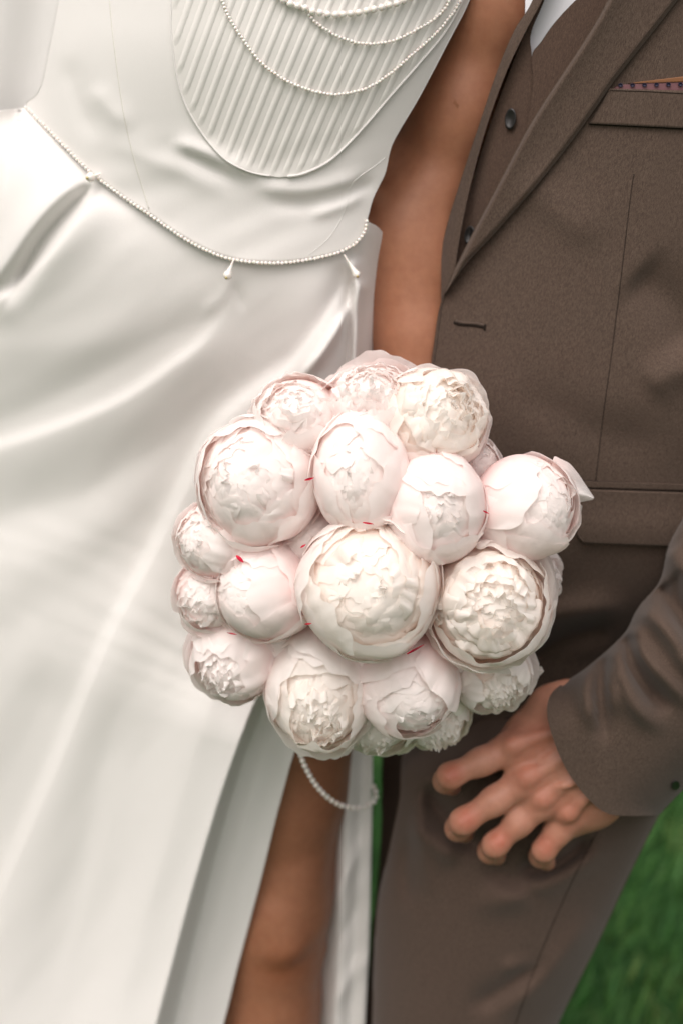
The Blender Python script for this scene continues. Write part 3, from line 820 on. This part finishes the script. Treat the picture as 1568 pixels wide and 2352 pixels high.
# sleeve
SL_FOLDS = [
    ([(1510, 1340), (1560, 1420), (1620, 1500)], -.012, 16, 26, .1, .2),
    ([(1470, 1395), (1530, 1450), (1580, 1530), (1640, 1580)], .010, 20, 26, .1, .3),
    ([(1436, 1450), (1446, 1520), (1490, 1590), (1550, 1640)], -.011, 14, 22, .1, .3),
    ([(1455, 1430), (1475, 1500), (1540, 1575), (1600, 1640)], .008, 14, 20, .1, .3),
    ([(1420, 1470), (1430, 1560), (1470, 1640), (1540, 1690)], .008, 16, 24, .1, .4),
    ([(1390, 1500), (1378, 1570), (1380, 1650), (1400, 1720)], -.008, 14, 18, .1, .4),
    ([(1350, 1530), (1345, 1600), (1370, 1690)], .007, 18, 18, .1, .4),
    ([(1405, 1490), (1402, 1570), (1425, 1660)], .006, 10, 14, .1, .4),
    ([(1530, 1260), (1580, 1330), (1640, 1380)], .008, 24, 30, .1, .2),
    ([(1555, 1300), (1560, 1380), (1600, 1440)], -.006, 14, 18, .2, .3),
]
slA = [(1900, 50), (1840, 350), (1760, 680), (1660, 960), (1585, 1150), (1535, 1250), (1514, 1333), (1462, 1398), (1432, 1455), (1352, 1528), (1290, 1569)]
slB = [(2380, 50), (2400, 600), (2360, 1050), (2240, 1340), (2050, 1500), (1850, 1620), (1700, 1720), (1590, 1795), (1513, 1872)]
slAs, slBs = smooth(slA, 80), smooth(slB, 80)
cuff = [(1290, 1569), (1262, 1598), (1255, 1640), (1270, 1700), (1300, 1768), (1345, 1830), (1392, 1868), (1450, 1874), (1513, 1872)]
def Y_sl(u, v):
    a, _ = segdist(u, v, slAs); b, _ = segdist(u, v, slBs)
    a = np.abs(a); b = np.abs(b)
    x = (a - b) / (a + b + 1e-6)
    y = .055 - .085 * np.sqrt(np.clip(1 - np.abs(x) ** 3.0, 0, 1))
    y = y + .006 * ss(1560, 1870, v)
    return y - 2.0 * folds(u, v, SL_FOLDS)
sleeve = shell('sleeve', slA, slB, Y_sl, lambda u, v, s: .062 + .03 * ss(1560, 1870, v) + .03 * np.sin(math.pi * s) ** .6, M_SUIT, groom, 90, 190, end=cuff, cap=False)
disc_button('button', 1551, 1804, lambda u, v: Y_sl(u, v) - .002, 9, 11, sleeve)

# hand and forearm
hp = []
K = .010
chain(hp, [(1660, 1440, .06, .036), (1520, 1560, .05, .032), (1430, 1660, .046, .028)], .03)
chain(hp, [(1430, 1660, .042, .026), (1300, 1672, .026, .0255), (1178, 1716, .013, .0165)], .014)
chain(hp, [(1430, 1690, .042, .026), (1310, 1745, .018, .0250), (1209, 1788, .006, .0170)], .014)
chain(hp, [(1440, 1730, .044, .026), (1335, 1795, .018, .0240), (1246, 1838, .007, .0165)], .014)
chain(hp, [(1460, 1750, .050, .024), (1372, 1826, .026, .0245), (1304, 1870, .015, .0165)], .014)
chain(hp, [(1340, 1800, .03, .022), (1352, 1850, .032, .020), (1308, 1890, .024, .014)], .014)
chain(hp, [(1178, 1716, .012, .0152), (1105, 1749, .003, .0121), (1032, 1782, -.003, .0109), (1022, 1794, .014, .0102), (1036, 1806, .036, .0092)], K)
chain(hp, [(1209, 1788, .005, .0156), (1135, 1839, -.001, .0125), (1062, 1887, -.005, .0114), (1050, 1903, .014, .0106), (1066, 1914, .038, .0095)], K)
chain(hp, [(1246, 1838, .006, .0150), (1190, 1889, .002, .0120), (1136, 1940, .000, .0110), (1124, 1955, .018, .0103), (1140, 1966, .040, .0092)], K)
chain(hp, [(1304, 1870, .013, .0148), (1275, 1915, .010, .0112), (1248, 1952, .009, .0103), (1240, 1966, .024, .0095), (1254, 1980, .043, .0086)], K)
chain(hp, [(1420, 1630, .044, .022), (1305, 1612, .036, .0185), (1262, 1625, .036, .018), (1205, 1684, .036, .0165), (1140, 1735, .046, .012), (1090, 1765, .052, .0105)], .014)
f0 = body_sdf(hp)
def surfY(u, v):
    Ys = np.linspace(-.06, .08, 281); d = f0(P(np.full(281, float(u)), np.full(281, float(v)), Ys))
    i = np.argmax(d < 0); return Ys[i] if d[i] < 0 else .02
def on_skin(line, r, up, k, n=9):
    q = smooth(line, n); rr_ = np.interp(np.linspace(0, 1, n), np.linspace(0, 1, len(r)), r)
    chain(hp, [(x, y, surfY(x, y) + rr_[i] - up * math.sin(math.pi * (.12 + .8 * i / (n - 1))), rr_[i]) for i, (x, y) in enumerate(q)], k)
for ln in ([(1176, 1712), (1225, 1695), (1290, 1675)], [(1208, 1786), (1255, 1762), (1315, 1725)], [(1245, 1836), (1290, 1806), (1345, 1760)], [(1303, 1868), (1335, 1840), (1370, 1805)]):
    on_skin(ln, [.0050, .0036, .003], .0019, .006)
for u_, v_ in ((1178, 1712), (1209, 1784), (1246, 1834), (1303, 1866)):
    on_skin([(u_ + 7, v_ - 4), (u_, v_), (u_ - 7, v_ + 4)], [.007], .0012, .007, 3)
for u_, v_, a_ in ((1034, 1780, (.88, -.47)), (1064, 1884, (.83, -.56)), (1138, 1936, (.72, -.69)), (1250, 1948, (.56, -.83))):
    for q_ in (-7, 1, 9):      # skin folds over the bent joint
        on_skin([(u_ + a_[0] * q_ - a_[1] * 14, v_ + a_[1] * q_ + a_[0] * 14), (u_ + a_[0] * q_ * 1.25, v_ + a_[1] * q_ * 1.25), (u_ + a_[0] * q_ + a_[1] * 14, v_ + a_[1] * q_ - a_[0] * 14)], [.0015], .0008, .0016, 5)
on_skin([(1352, 1775), (1312, 1800), (1275, 1808), (1258, 1822)], [.0019], .0012, .004)
on_skin([(1318, 1655), (1300, 1700), (1305, 1745), (1340, 1782)], [.0018], .0012, .004)
on_skin([(1300, 1700), (1265, 1735), (1238, 1748)], [.0017], .0011, .004)
f = body_sdf(hp)
allp = np.array([p for a in hp for p in (a[0], a[1])])
V, F = surface_nets(f, allp.min(0) - .045, allp.max(0) + .045, .0024)
hb = obj('body', V, F, M_SKIN_G, groom)
red = np.zeros(len(V))
for (u, v, Y, rr, k) in [(1176, 1705, -.003, .017, .28), (1207, 1780, -.012, .018, .36), (1244, 1830, -.012, .016, .32), (1302, 1862, -.004, .018, .36), (1038, 1776, -.015, .011, .7), (1072, 1880, -.018, .012, .7), (1146, 1930, -.013, .012, .7), (1252, 1942, -.003, .012, .5), (1240, 1700, -.004, .02, .35)]:
    red = np.maximum(red, k * np.exp(-((V - pt(u, v, Y)) ** 2).sum(1) / rr ** 2))
hb.data.attributes.new('redness_shade', 'FLOAT', 'POINT').data.foreach_set('value', red.astype(np.float32))

# ================================================================== BOUQUET
def vnoise(x, seed, n=5):
    r = np.random.default_rng(seed); z = np.zeros_like(x)
    for k in range(n):
        z += r.normal() / (k + 1) ** .8 * np.sin((k + 1) * x * 1.7 + r.uniform(0, 6.28))
    return z / 2

def cup_petal(r, tip, w, az, seed, lift=.03, curl=.0, ruf=.03, base=165, sq=1.0, ns=15, nt=23, notch=.06, asym=0.):
    """petal cupped round the globe, from the base near the stem up to the tip angle (deg from the opening axis)"""
    s = np.linspace(0, 1, ns)[:, None]; t = np.linspace(-1, 1, nt)[None, :]
    edge = vnoise(t * 2.4, seed) * notch + vnoise(t * 5, seed + 3) * notch * .35 + vnoise(t * 12, seed + 4) * notch * .14
    ft = R(tip) + edge + .34 * np.abs(t) ** 3.4 + asym * t
    fb = R(base)
    ph = fb + (ft - fb) * s ** .9
    prof = .38 + .62 * np.sin(np.clip(s * 1.45 + .12, 0, 1.571))
    b_ = R(w) * t * prof + .04 * vnoise(s * 4 + 0 * t, seed + 11)
    rad = r * (1 + lift * t + curl * ss(.72, 1, s) + ruf * s ** 3 * (vnoise(t * 3.0 + s, seed + 5) + .3 * vnoise(t * 6 + 2 * s, seed + 6)) + .010 * vnoise(s * 4 + t * 1.5, seed + 8) - .015 * s * t * t)
    h_ = rad * np.cos(b_) * np.sin(ph); e_ = rad * np.sin(b_)
    ca, sa = math.cos(R(az)), math.sin(R(az))
    x = h_ * ca - e_ * sa; y = h_ * sa + e_ * ca; z = rad * np.cos(b_) * np.cos(ph) * sq
    along = np.broadcast_to(s, x.shape)
    return np.stack([x, y, z], -1), along, np.broadcast_to(t, x.shape) + 0 * s

def heart_petal(rc, ztop, w, az, seed, z0=-.1, lean=.2, ruf=.10, ns=9, nt=11, twist=0.):
    """small upright ruffled petal of the flower's heart"""
    s = np.linspace(0, 1, ns)[:, None]; t = np.linspace(-1, 1, nt)[None, :]
    edge = vnoise(t * 2.2, seed) * .09 + vnoise(t * 5, seed + 1) * .02
    zt = ztop + edge - .22 * np.abs(t) ** 3
    z = z0 + (zt - z0) * s
    bow = np.sin(s * math.pi * .62)
    rad = rc * (.55 + .5 * bow) - lean * rc * ss(.6, 1, s) + ruf * (s ** 2) * vnoise(t * 2.2 + s * .8, seed + 4) + .12 * ruf * s ** 3 * vnoise(t * 7, seed + 6)
    a = R(az) + R(w) * t * (.6 + .4 * s) + twist * s
    x = rad * np.cos(a); y = rad * np.sin(a)
    return np.stack([x, y, z + 0 * t], -1), np.broadcast_to(s, x.shape), np.broadcast_to(t, x.shape) + 0 * s

def petal_mesh(name, data):
    """data: list of (grid, along, across)"""
    V = []; F = []; A = []; C = []; off = 0
    for g, al, ac in data:
        nr, nc = g.shape[:2]
        V.append(g.reshape(-1, 3)); A.append(al.ravel()); C.append(ac.ravel())
        F += grid_faces(nr, nc, off); off += nr * nc
    me = mesh(name, np.vstack(V), F)
    me.attributes.new('along', 'FLOAT', 'POINT').data.foreach_set('value', np.concatenate(A).astype(np.float32))
    me.attributes.new('across', 'FLOAT', 'POINT').data.foreach_set('value', np.concatenate(C).astype(np.float32))
    return me

bq_c = P(880., 1270., .0)
bouquet = empty('bouquet', tuple(P(905., 1500., .09)))
tag(bouquet, 'round bridal bouquet of blush and cream peonies held before the couple', 'bouquet')

def peony(cx, cy, rpx, Y, ax, style, seed, sy=1.0, mats=(None, None), nlay=(5, 5, 4, 2), fl=.3, sq=1.03):
    c = P(float(cx), float(cy), Y)
    depth = (c - CAM) @ FWD
    rad = 1.10 * rpx * .72 / 2352 * depth
    ox, oy = ax
    oz = math.sqrt(max(.02, 1 - ox * ox - oy * oy))
    vdir = (c - CAM) / np.linalg.norm(c - CAM)
    z = ox * RT - oy * UP - oz * vdir; z /= np.linalg.norm(z)
    rr = np.random.default_rng(seed)
    ang = rr.uniform(0, 6.28)
    h = np.cross(z, [math.cos(ang), .3, math.sin(ang)]); h /= np.linalg.norm(h); y = np.cross(z, h)
    M = Matrix(((h[0] * rad, y[0] * rad, z[0] * rad, c[0]), (h[1] * rad, y[1] * rad, z[1] * rad, c[1]), (h[2] * rad, y[2] * rad, z[2] * rad, c[2]), (0, 0, 0, 1)))
    S3 = Matrix.Identity(4)
    for i in range(3):
        for j in range(3): S3[i][j] += (sy - 1) * UP[i] * UP[j]
    S3 = Matrix.Translation(Vector(c)) @ S3 @ Matrix.Translation(-Vector(c))
    M = S3 @ M
    outer, inner = mats
    op = style                                    # 0 tight bud ... 1 wide open
    data = []
    # nested incurved petals of the heart, each shell a little inside the last, its pole wandering off the axis
    nin = 8
    wa = rr.uniform(0, 6.28)
    def tilted(g, ang, dirn):
        k = np.array([math.cos(dirn), math.sin(dirn), 0.0]); x = g[0]
        c_, s_ = math.cos(ang), math.sin(ang)
        r2 = x * c_ + np.cross(k, x) * s_ + (x @ k)[..., None] * k * (1 - c_)
        return r2, g[1], g[2]
    for j in range(nin):
        f = j / (nin - 1)
        low = 1 - .13 * min(1, fl * 1.3) * (.4 + .6 * f)   # the shells sit lower where ruffles fill the heart
        rj = .90 - .235 * f
        tipj = (26 + 30 * op) * (1 - f) ** 1.15 - 22 * f
        n = 5 if j < 6 else 3
        a0 = rr.uniform(0, 360)
        for k in range(n):
            g = cup_petal(rj + rr.uniform(-.006, .006), tipj + rr.uniform(-11, 12), rr.uniform(40, 56) * (1 - .18 * f), a0 + 360 * k / n + rr.uniform(-20, 20), seed * 97 + j * 11 + k,
                          lift=.020, curl=rr.uniform(.0, .06), ruf=.014 + .02 * fl, base=100, sq=1.0 + .33 * f - .05 * op * (1 - f), ns=16, nt=29, notch=.10 + .08 * fl, asym=rr.uniform(-.25, .25))
            g[0][:] = g[0] * low
            g = tilted(g, .14 * op + .26 * f + rr.uniform(0, .06), wa + 1.6 * f + rr.uniform(-.2, .2))
            data.append(g)
    # upright ruffled sheets, their tops together making the dome of the heart
    for k in range(int(30 * fl)):
        q = (k + .5) / (30 * fl)
        rc = (.07 + .78 * q ** .6) * (.50 + .42 * op)
        dm = .96 - .36 * (rc / .94) ** 2
        data.append(heart_petal(rc, dm + rr.uniform(-.07, .05), rr.uniform(38, 70) * (1.25 - .5 * q), k * 137.5 + rr.uniform(-18, 18), seed * 53 + k, z0=.34, lean=.16 + rr.uniform(-.05, .25), ruf=.075, ns=12, nt=21, twist=rr.uniform(-.45, .45)))
    me = petal_mesh('inner_petals', data)
    root = bpy.data.objects.new('peony', None); COL.objects.link(root)
    root.parent = bouquet; root.matrix_parent_inverse = Matrix.Translation(-bouquet.location)
    if sy != 1:                                   # keep the stretch in the mesh, not in the object
        Mr = Matrix.Translation(Vector(c)); loc = Mr.inverted() @ M
    else:
        Mr = Matrix.Translation(Vector(c)); loc = Mr.inverted() @ M
    root.matrix_basis = Mr
    hp_ = bpy.data.objects.new('inner_petals', me); COL.objects.link(hp_); hp_.parent = root; me.materials.append(inner); hp_['kind'] = 'stuff'
    me.transform(loc)
    lump = rr.normal(0, 1, (4, 5))
    lay = [(.93, 24 + 28 * op, nlay[2], 44, inner if op > .3 else outer), (.962, 30 + 34 * op, nlay[1], 48, outer), (.99, 42 + 36 * op, nlay[0], 52, outer), (1.03, 72 + 16 * op, nlay[3] if fl >= .5 else 0, 50, outer)]
    for li, (r_, tip, n, w_, m_) in enumerate(lay):
        a0 = rr.uniform(0, 360)
        for k in range(n):
            g = cup_petal(r_ + rr.uniform(-.012, .012), tip + rr.uniform(-16, 20), w_ + rr.uniform(-8, 8), a0 + 360 * k / max(n, 1) + rr.uniform(-12, 12), seed * 31 + li * 100 + k * 7,
                          lift=.02 + rr.uniform(0, .02), curl=rr.choice([-.02, .0, .03, .07]) + .02 * op + .12 * fl * (li == 3), ruf=.020 + .022 * fl, notch=.08 + .08 * fl, asym=rr.uniform(-.15, .15), sq=sq)
            dirs = g[0] / (np.linalg.norm(g[0], axis=-1, keepdims=True) + 1e-9)
            bulge = sum(np.sin(2.2 * (dirs @ lump[i_, :3]) + lump[i_, 3] * 2) for i_ in range(4)) * .022
            g = (g[0] * (1 + bulge[..., None]), g[1], g[2])
            pm = petal_mesh('petal', [g]); pm.materials.append(m_); pm.transform(loc)
            po = bpy.data.objects.new('petal', pm); COL.objects.link(po); po.parent = root
            sd_ = po.modifiers.new('sub', 'SUBSURF'); sd_.levels = 1; sd_.render_levels = 1
    return root, c, z, rad

PB, CR, B2, GR = (M_PINK, M_BLUSH2), (M_BLUSH2, M_CREAM), (M_BLUSH2, M_BLUSH2), (M_GREENISH, M_CREAM)
def dome(cx, cy, back=0.0):
    d = math.hypot(cx - 880, cy - 1280) * .00037
    return .015 - .105 * math.sqrt(max(0, 1 - (d / .20) ** 2)) + back
FL = [  # cx, cy, radius px, extra depth, axis, openness, seed, vertical stretch, materials, ruffle
    (595, 1108, 136, .0, (-.22, -.10), .8, 1, 1.08, B2, .25),
    (825, 1087, 104, -.005, (-.06, -.08), .38, 2, 1.26, PB, .12),
    (1003, 1162, 106, -.008, (.10, .06), .16, 3, 1.14, PB, .3),
    (1204, 1163, 114, .0, (.66, -.10), .30, 4, 1.04, PB, .2),
    (848, 1345, 155, -.015, (.02, .06), .85, 5, 1.0, CR, .25),
    (1115, 1381, 137, -.004, (.14, .08), 1.0, 6, 1.02, CR, .9),
    (608, 1361, 110, .0, (-.50, .14), .08, 7, 1.0, PB, .04),
    (546, 1510, 98, .005, (-.40, .52), .55, 8, 1.04, PB, .6),
    (735, 1585, 110, .0, (-.10, .52), .50, 9, 1.26, CR, .7),
    (940, 1571, 108, .0, (.05, .66), .15, 10, 1.0, PB, .1),
    (1125, 1545, 86, .025, (.35, .62), .55, 11, 1.0, CR, .8),
    (852, 932, 110, .02, (.08, -.50), .9, 12, .85, PB, 1.0),
    (688, 958, 104, .012, (-.12, -.40), .7, 13, .85, B2, .5),
    (990, 970, 124, .012, (.36, -.26), 1.0, 14, 1.0, CR, 1.0),
    (498, 1240, 90, -.005, (-.5, .0), .5, 15, 1.0, PB, .3),
    (490, 1364, 86, .0, (-.45, .3), .6, 16, 1.0, PB, .4),
    (1208, 1325, 78, .05, (.6, .25), .7, 17, 1.05, B2, .9),
    (868, 1635, 98, .035, (-.15, .75), .5, 18, .95, GR, .5),
    (990, 1635, 84, .04, (.25, .75), .6, 19, 1.0, GR, .8),
    (1085, 1072, 62, .05, (.3, -.5), .5, 20, 1.0, B2, .4),
    # heads deeper in the bunch that close the gaps
    (715, 1235, 72, .030, (-.1, 0), .1, 21, 1.0, PB, .1),
    (925, 1235, 62, .035, (0, 0), .1, 22, 1.0, PB, .1),
    (1050, 1265, 66, .035, (.1, 0), .1, 23, 1.0, PB, .1),
    (655, 1465, 72, .030, (-.1, .2), .1, 24, 1.0, PB, .1),
    (848, 1500, 70, .025, (0, .2), .1, 25, 1.0, PB, .1),
    (1030, 1490, 66, .030, (.1, .2), .1, 26, 1.0, PB, .1),
    (735, 1000, 72, .035, (0, -.2), .1, 27, 1.0, PB, .1),
    (915, 1040, 72, .035, (0, -.1), .1, 28, 1.0, PB, .1),
    (545, 1295, 70, .030, (-.2, 0), .1, 29, 1.0, PB, .1),
]
heads = []
for i, (cx, cy, rp, ex, ax, op, sdn, sy_, mt, fl_) in enumerate(FL):
    nl = (5, 5, 4, 1) if i < 14 else ((4, 4, 2, 2) if i < 20 else (3, 0, 0, 0))
    heads.append(peony(cx, cy, rp, dome(cx, cy, ex), ax, op, sdn, sy_, mt, nl, fl_))
# single petals that stand away from their flower
def free_petal(line, widths, Y0, Y1, m_, root, bow=.006, seed=1):
    p = smooth(line, 16); w = np.interp(np.linspace(0, 1, 16), np.linspace(0, 1, len(widths)), widths)
    tg = np.gradient(p, axis=0); tg /= np.linalg.norm(tg, axis=1)[:, None]; nn = np.stack([-tg[:, 1], tg[:, 0]], 1)
    t = np.linspace(-1, 1, 11)
    uv = p[:, None] + nn[:, None] * (w[:, None] * t[None, :])[..., None]
    Y = np.linspace(Y0, Y1, 16)[:, None] + bow * t[None, :] ** 2 + .003 * vnoise(t * 3 + np.linspace(0, 2, 16)[:, None], seed)
    g = P(uv[..., 0], uv[..., 1], Y)
    al = np.broadcast_to(np.linspace(.3, 1, 16)[:, None], Y.shape); ac = np.broadcast_to(t[None, :], Y.shape)
    me = petal_mesh('petal', [(g, al, ac)]); me.materials.append(m_)
    me.transform(root.matrix_basis.inverted())
    o = bpy.data.objects.new('petal', me); COL.objects.link(o); o.parent = root
    sb = o.modifiers.new('sub', 'SUBSURF'); sb.levels = 1; sb.render_levels = 1
HD = [h_[0] for h_ in heads]
free_petal([(1255, 1108), (1300, 1120), (1336, 1134), (1362, 1145)], [64, 56, 28, 3], -.070, -.050, M_BLUSH2, HD[3], .016, 3)
free_petal([(1262, 1205), (1295, 1190), (1322, 1172), (1334, 1160)], [16, 26, 22, 3], -.050, -.045, M_BLUSH2, HD[3], .006, 5)
free_petal([(1180, 1490), (1198, 1520), (1218, 1546), (1245, 1536)], [16, 20, 18, 7], .0, -.02, M_BLUSH2, HD[10], -.008, 7)
free_petal([(1150, 1530), (1166, 1560), (1178, 1586)], [14, 17, 10], .0, -.005, M_CREAM, HD[10], -.006, 9)
free_petal([(1095, 1075), (1118, 1050), (1146, 1044)], [26, 36, 22], .05, .055, M_BLUSH2, HD[19], .008, 11)
free_petal([(1010, 1640), (1022, 1675), (1034, 1702)], [30, 34, 18], .02, .02, M_BLUSH2, HD[18], .008, 13)
free_petal([(925, 1670), (930, 1700), (936, 1722)], [20, 24, 14], .03, .035, M_GREENISH, HD[17], .006, 15)
free_petal([(845, 1640), (835, 1685), (826, 1724)], [36, 44, 20], .03, .03, M_GREENISH, HD[17], .010, 17)

# crimson streaks on petal edges
bpy.context.view_layer.update()
PV = np.vstack([np.array([o.matrix_world @ v.co for v in o.data.vertices]) for o in COL.objects if o.type == 'MESH' and o.name.startswith(('petal', 'inner_petals'))])
pu, pv_ = proj(PV)
def fleck(a, b, w, root, n=7):
    a, b = np.array(a, float), np.array(b, float)
    k = np.linspace(0, 1, n); p = a + (b - a) * k[:, None]
    d = (b - a) / np.linalg.norm(b - a); nn = np.array([-d[1], d[0]])
    ww = .55 * w * np.sin(math.pi * np.clip(k * .85 + .12, 0, 1))
    G = []
    m = (np.abs(pu - p[:, 0].mean()) < 22) & (np.abs(pv_ - p[:, 1].mean()) < 22)
    Yc = np.sort(PV[m, 1])[:6].mean() if m.sum() > 6 else -.05
    for i in range(n):
        row = []
        for t in (-1, -.3, .4, 1):
            q = p[i] + nn * ww[i] * t
            d2 = (pu - q[0]) ** 2 + (pv_ - q[1]) ** 2
            near = d2 < 12 ** 2
            Yq_ = PV[near, 1].min() if near.any() else Yc
            row.append(P(q[0], q[1], Yq_ - .0004))
        G.append(row)
    G = np.array(G)
    o = obj('crimson_streak', G.reshape(-1, 3) - np.array(root.matrix_basis.translation), grid_faces(n, 4), M_CRIMSON)
    o.parent = root
fleck((700, 1103), (722, 1097), 5, HD[0]); fleck((543, 1276), (560, 1292), 8, HD[14]); fleck((690, 1258), (703, 1250), 4, HD[6])
fleck((700, 1434), (716, 1432), 3.5, HD[6]); fleck((934, 1502), (974, 1480), 5, HD[9]); fleck((1108, 1173), (1122, 1180), 3.5, HD[3])
fleck((832, 1200), (858, 1204), 4, HD[4]); fleck((522, 1453), (545, 1458), 3, HD[7])

# stems
bind = P(905., 1330., .085); foot = P(880., 1620., .13)
for i, (root, c, z, rad) in enumerate(heads):
    j = rng.normal(0, .008, 3)
    p = smooth([c - z * rad * .8, c * .45 + bind * .55 - z * rad * .4 + j, bind + j * .8, foot + j * 2.2], 16)
    ribbon_tube('stem', p, .0028, M_STEM, bouquet, 7)

# pearl string hanging in a loop under the bouquet
ps = empty('pearl_string', tuple(P(760., 1800., .03)))
tag(ps, 'white pearl string hanging in a loop below the bouquet in front of the bare leg', 'pearl string')
strand_px = smooth([(655, 1560), (668, 1640), (682, 1700), (700, 1758), (730, 1808), (765, 1840), (805, 1856), (845, 1851), (861, 1836), (862, 1815), (850, 1800), (835, 1795)], 400)
L = np.r_[0, np.cumsum(np.linalg.norm(np.diff(strand_px, axis=0), axis=1))]
n = int(L[-1] / 12.2); s = np.linspace(0, L[-1], n)
q = np.stack([np.interp(s, L, strand_px[:, 0]), np.interp(s, L, strand_px[:, 1])], 1)
Yq = np.interp(s / L[-1], [0, .3, .6, .82, .93, 1], [.03, .05, .09, .16, .19, .235])
pts = P(q[:, 0], q[:, 1], Yq)
ribbon_tube('thread', pts, .0006, M_THREAD, ps, 5)
for k in range(n):
    o = bpy.data.objects.new('pearl', pearl_me(.0029)); COL.objects.link(o); o.parent = ps
    o.matrix_parent_inverse = Matrix.Translation(-ps.location); o.location = pts[k]
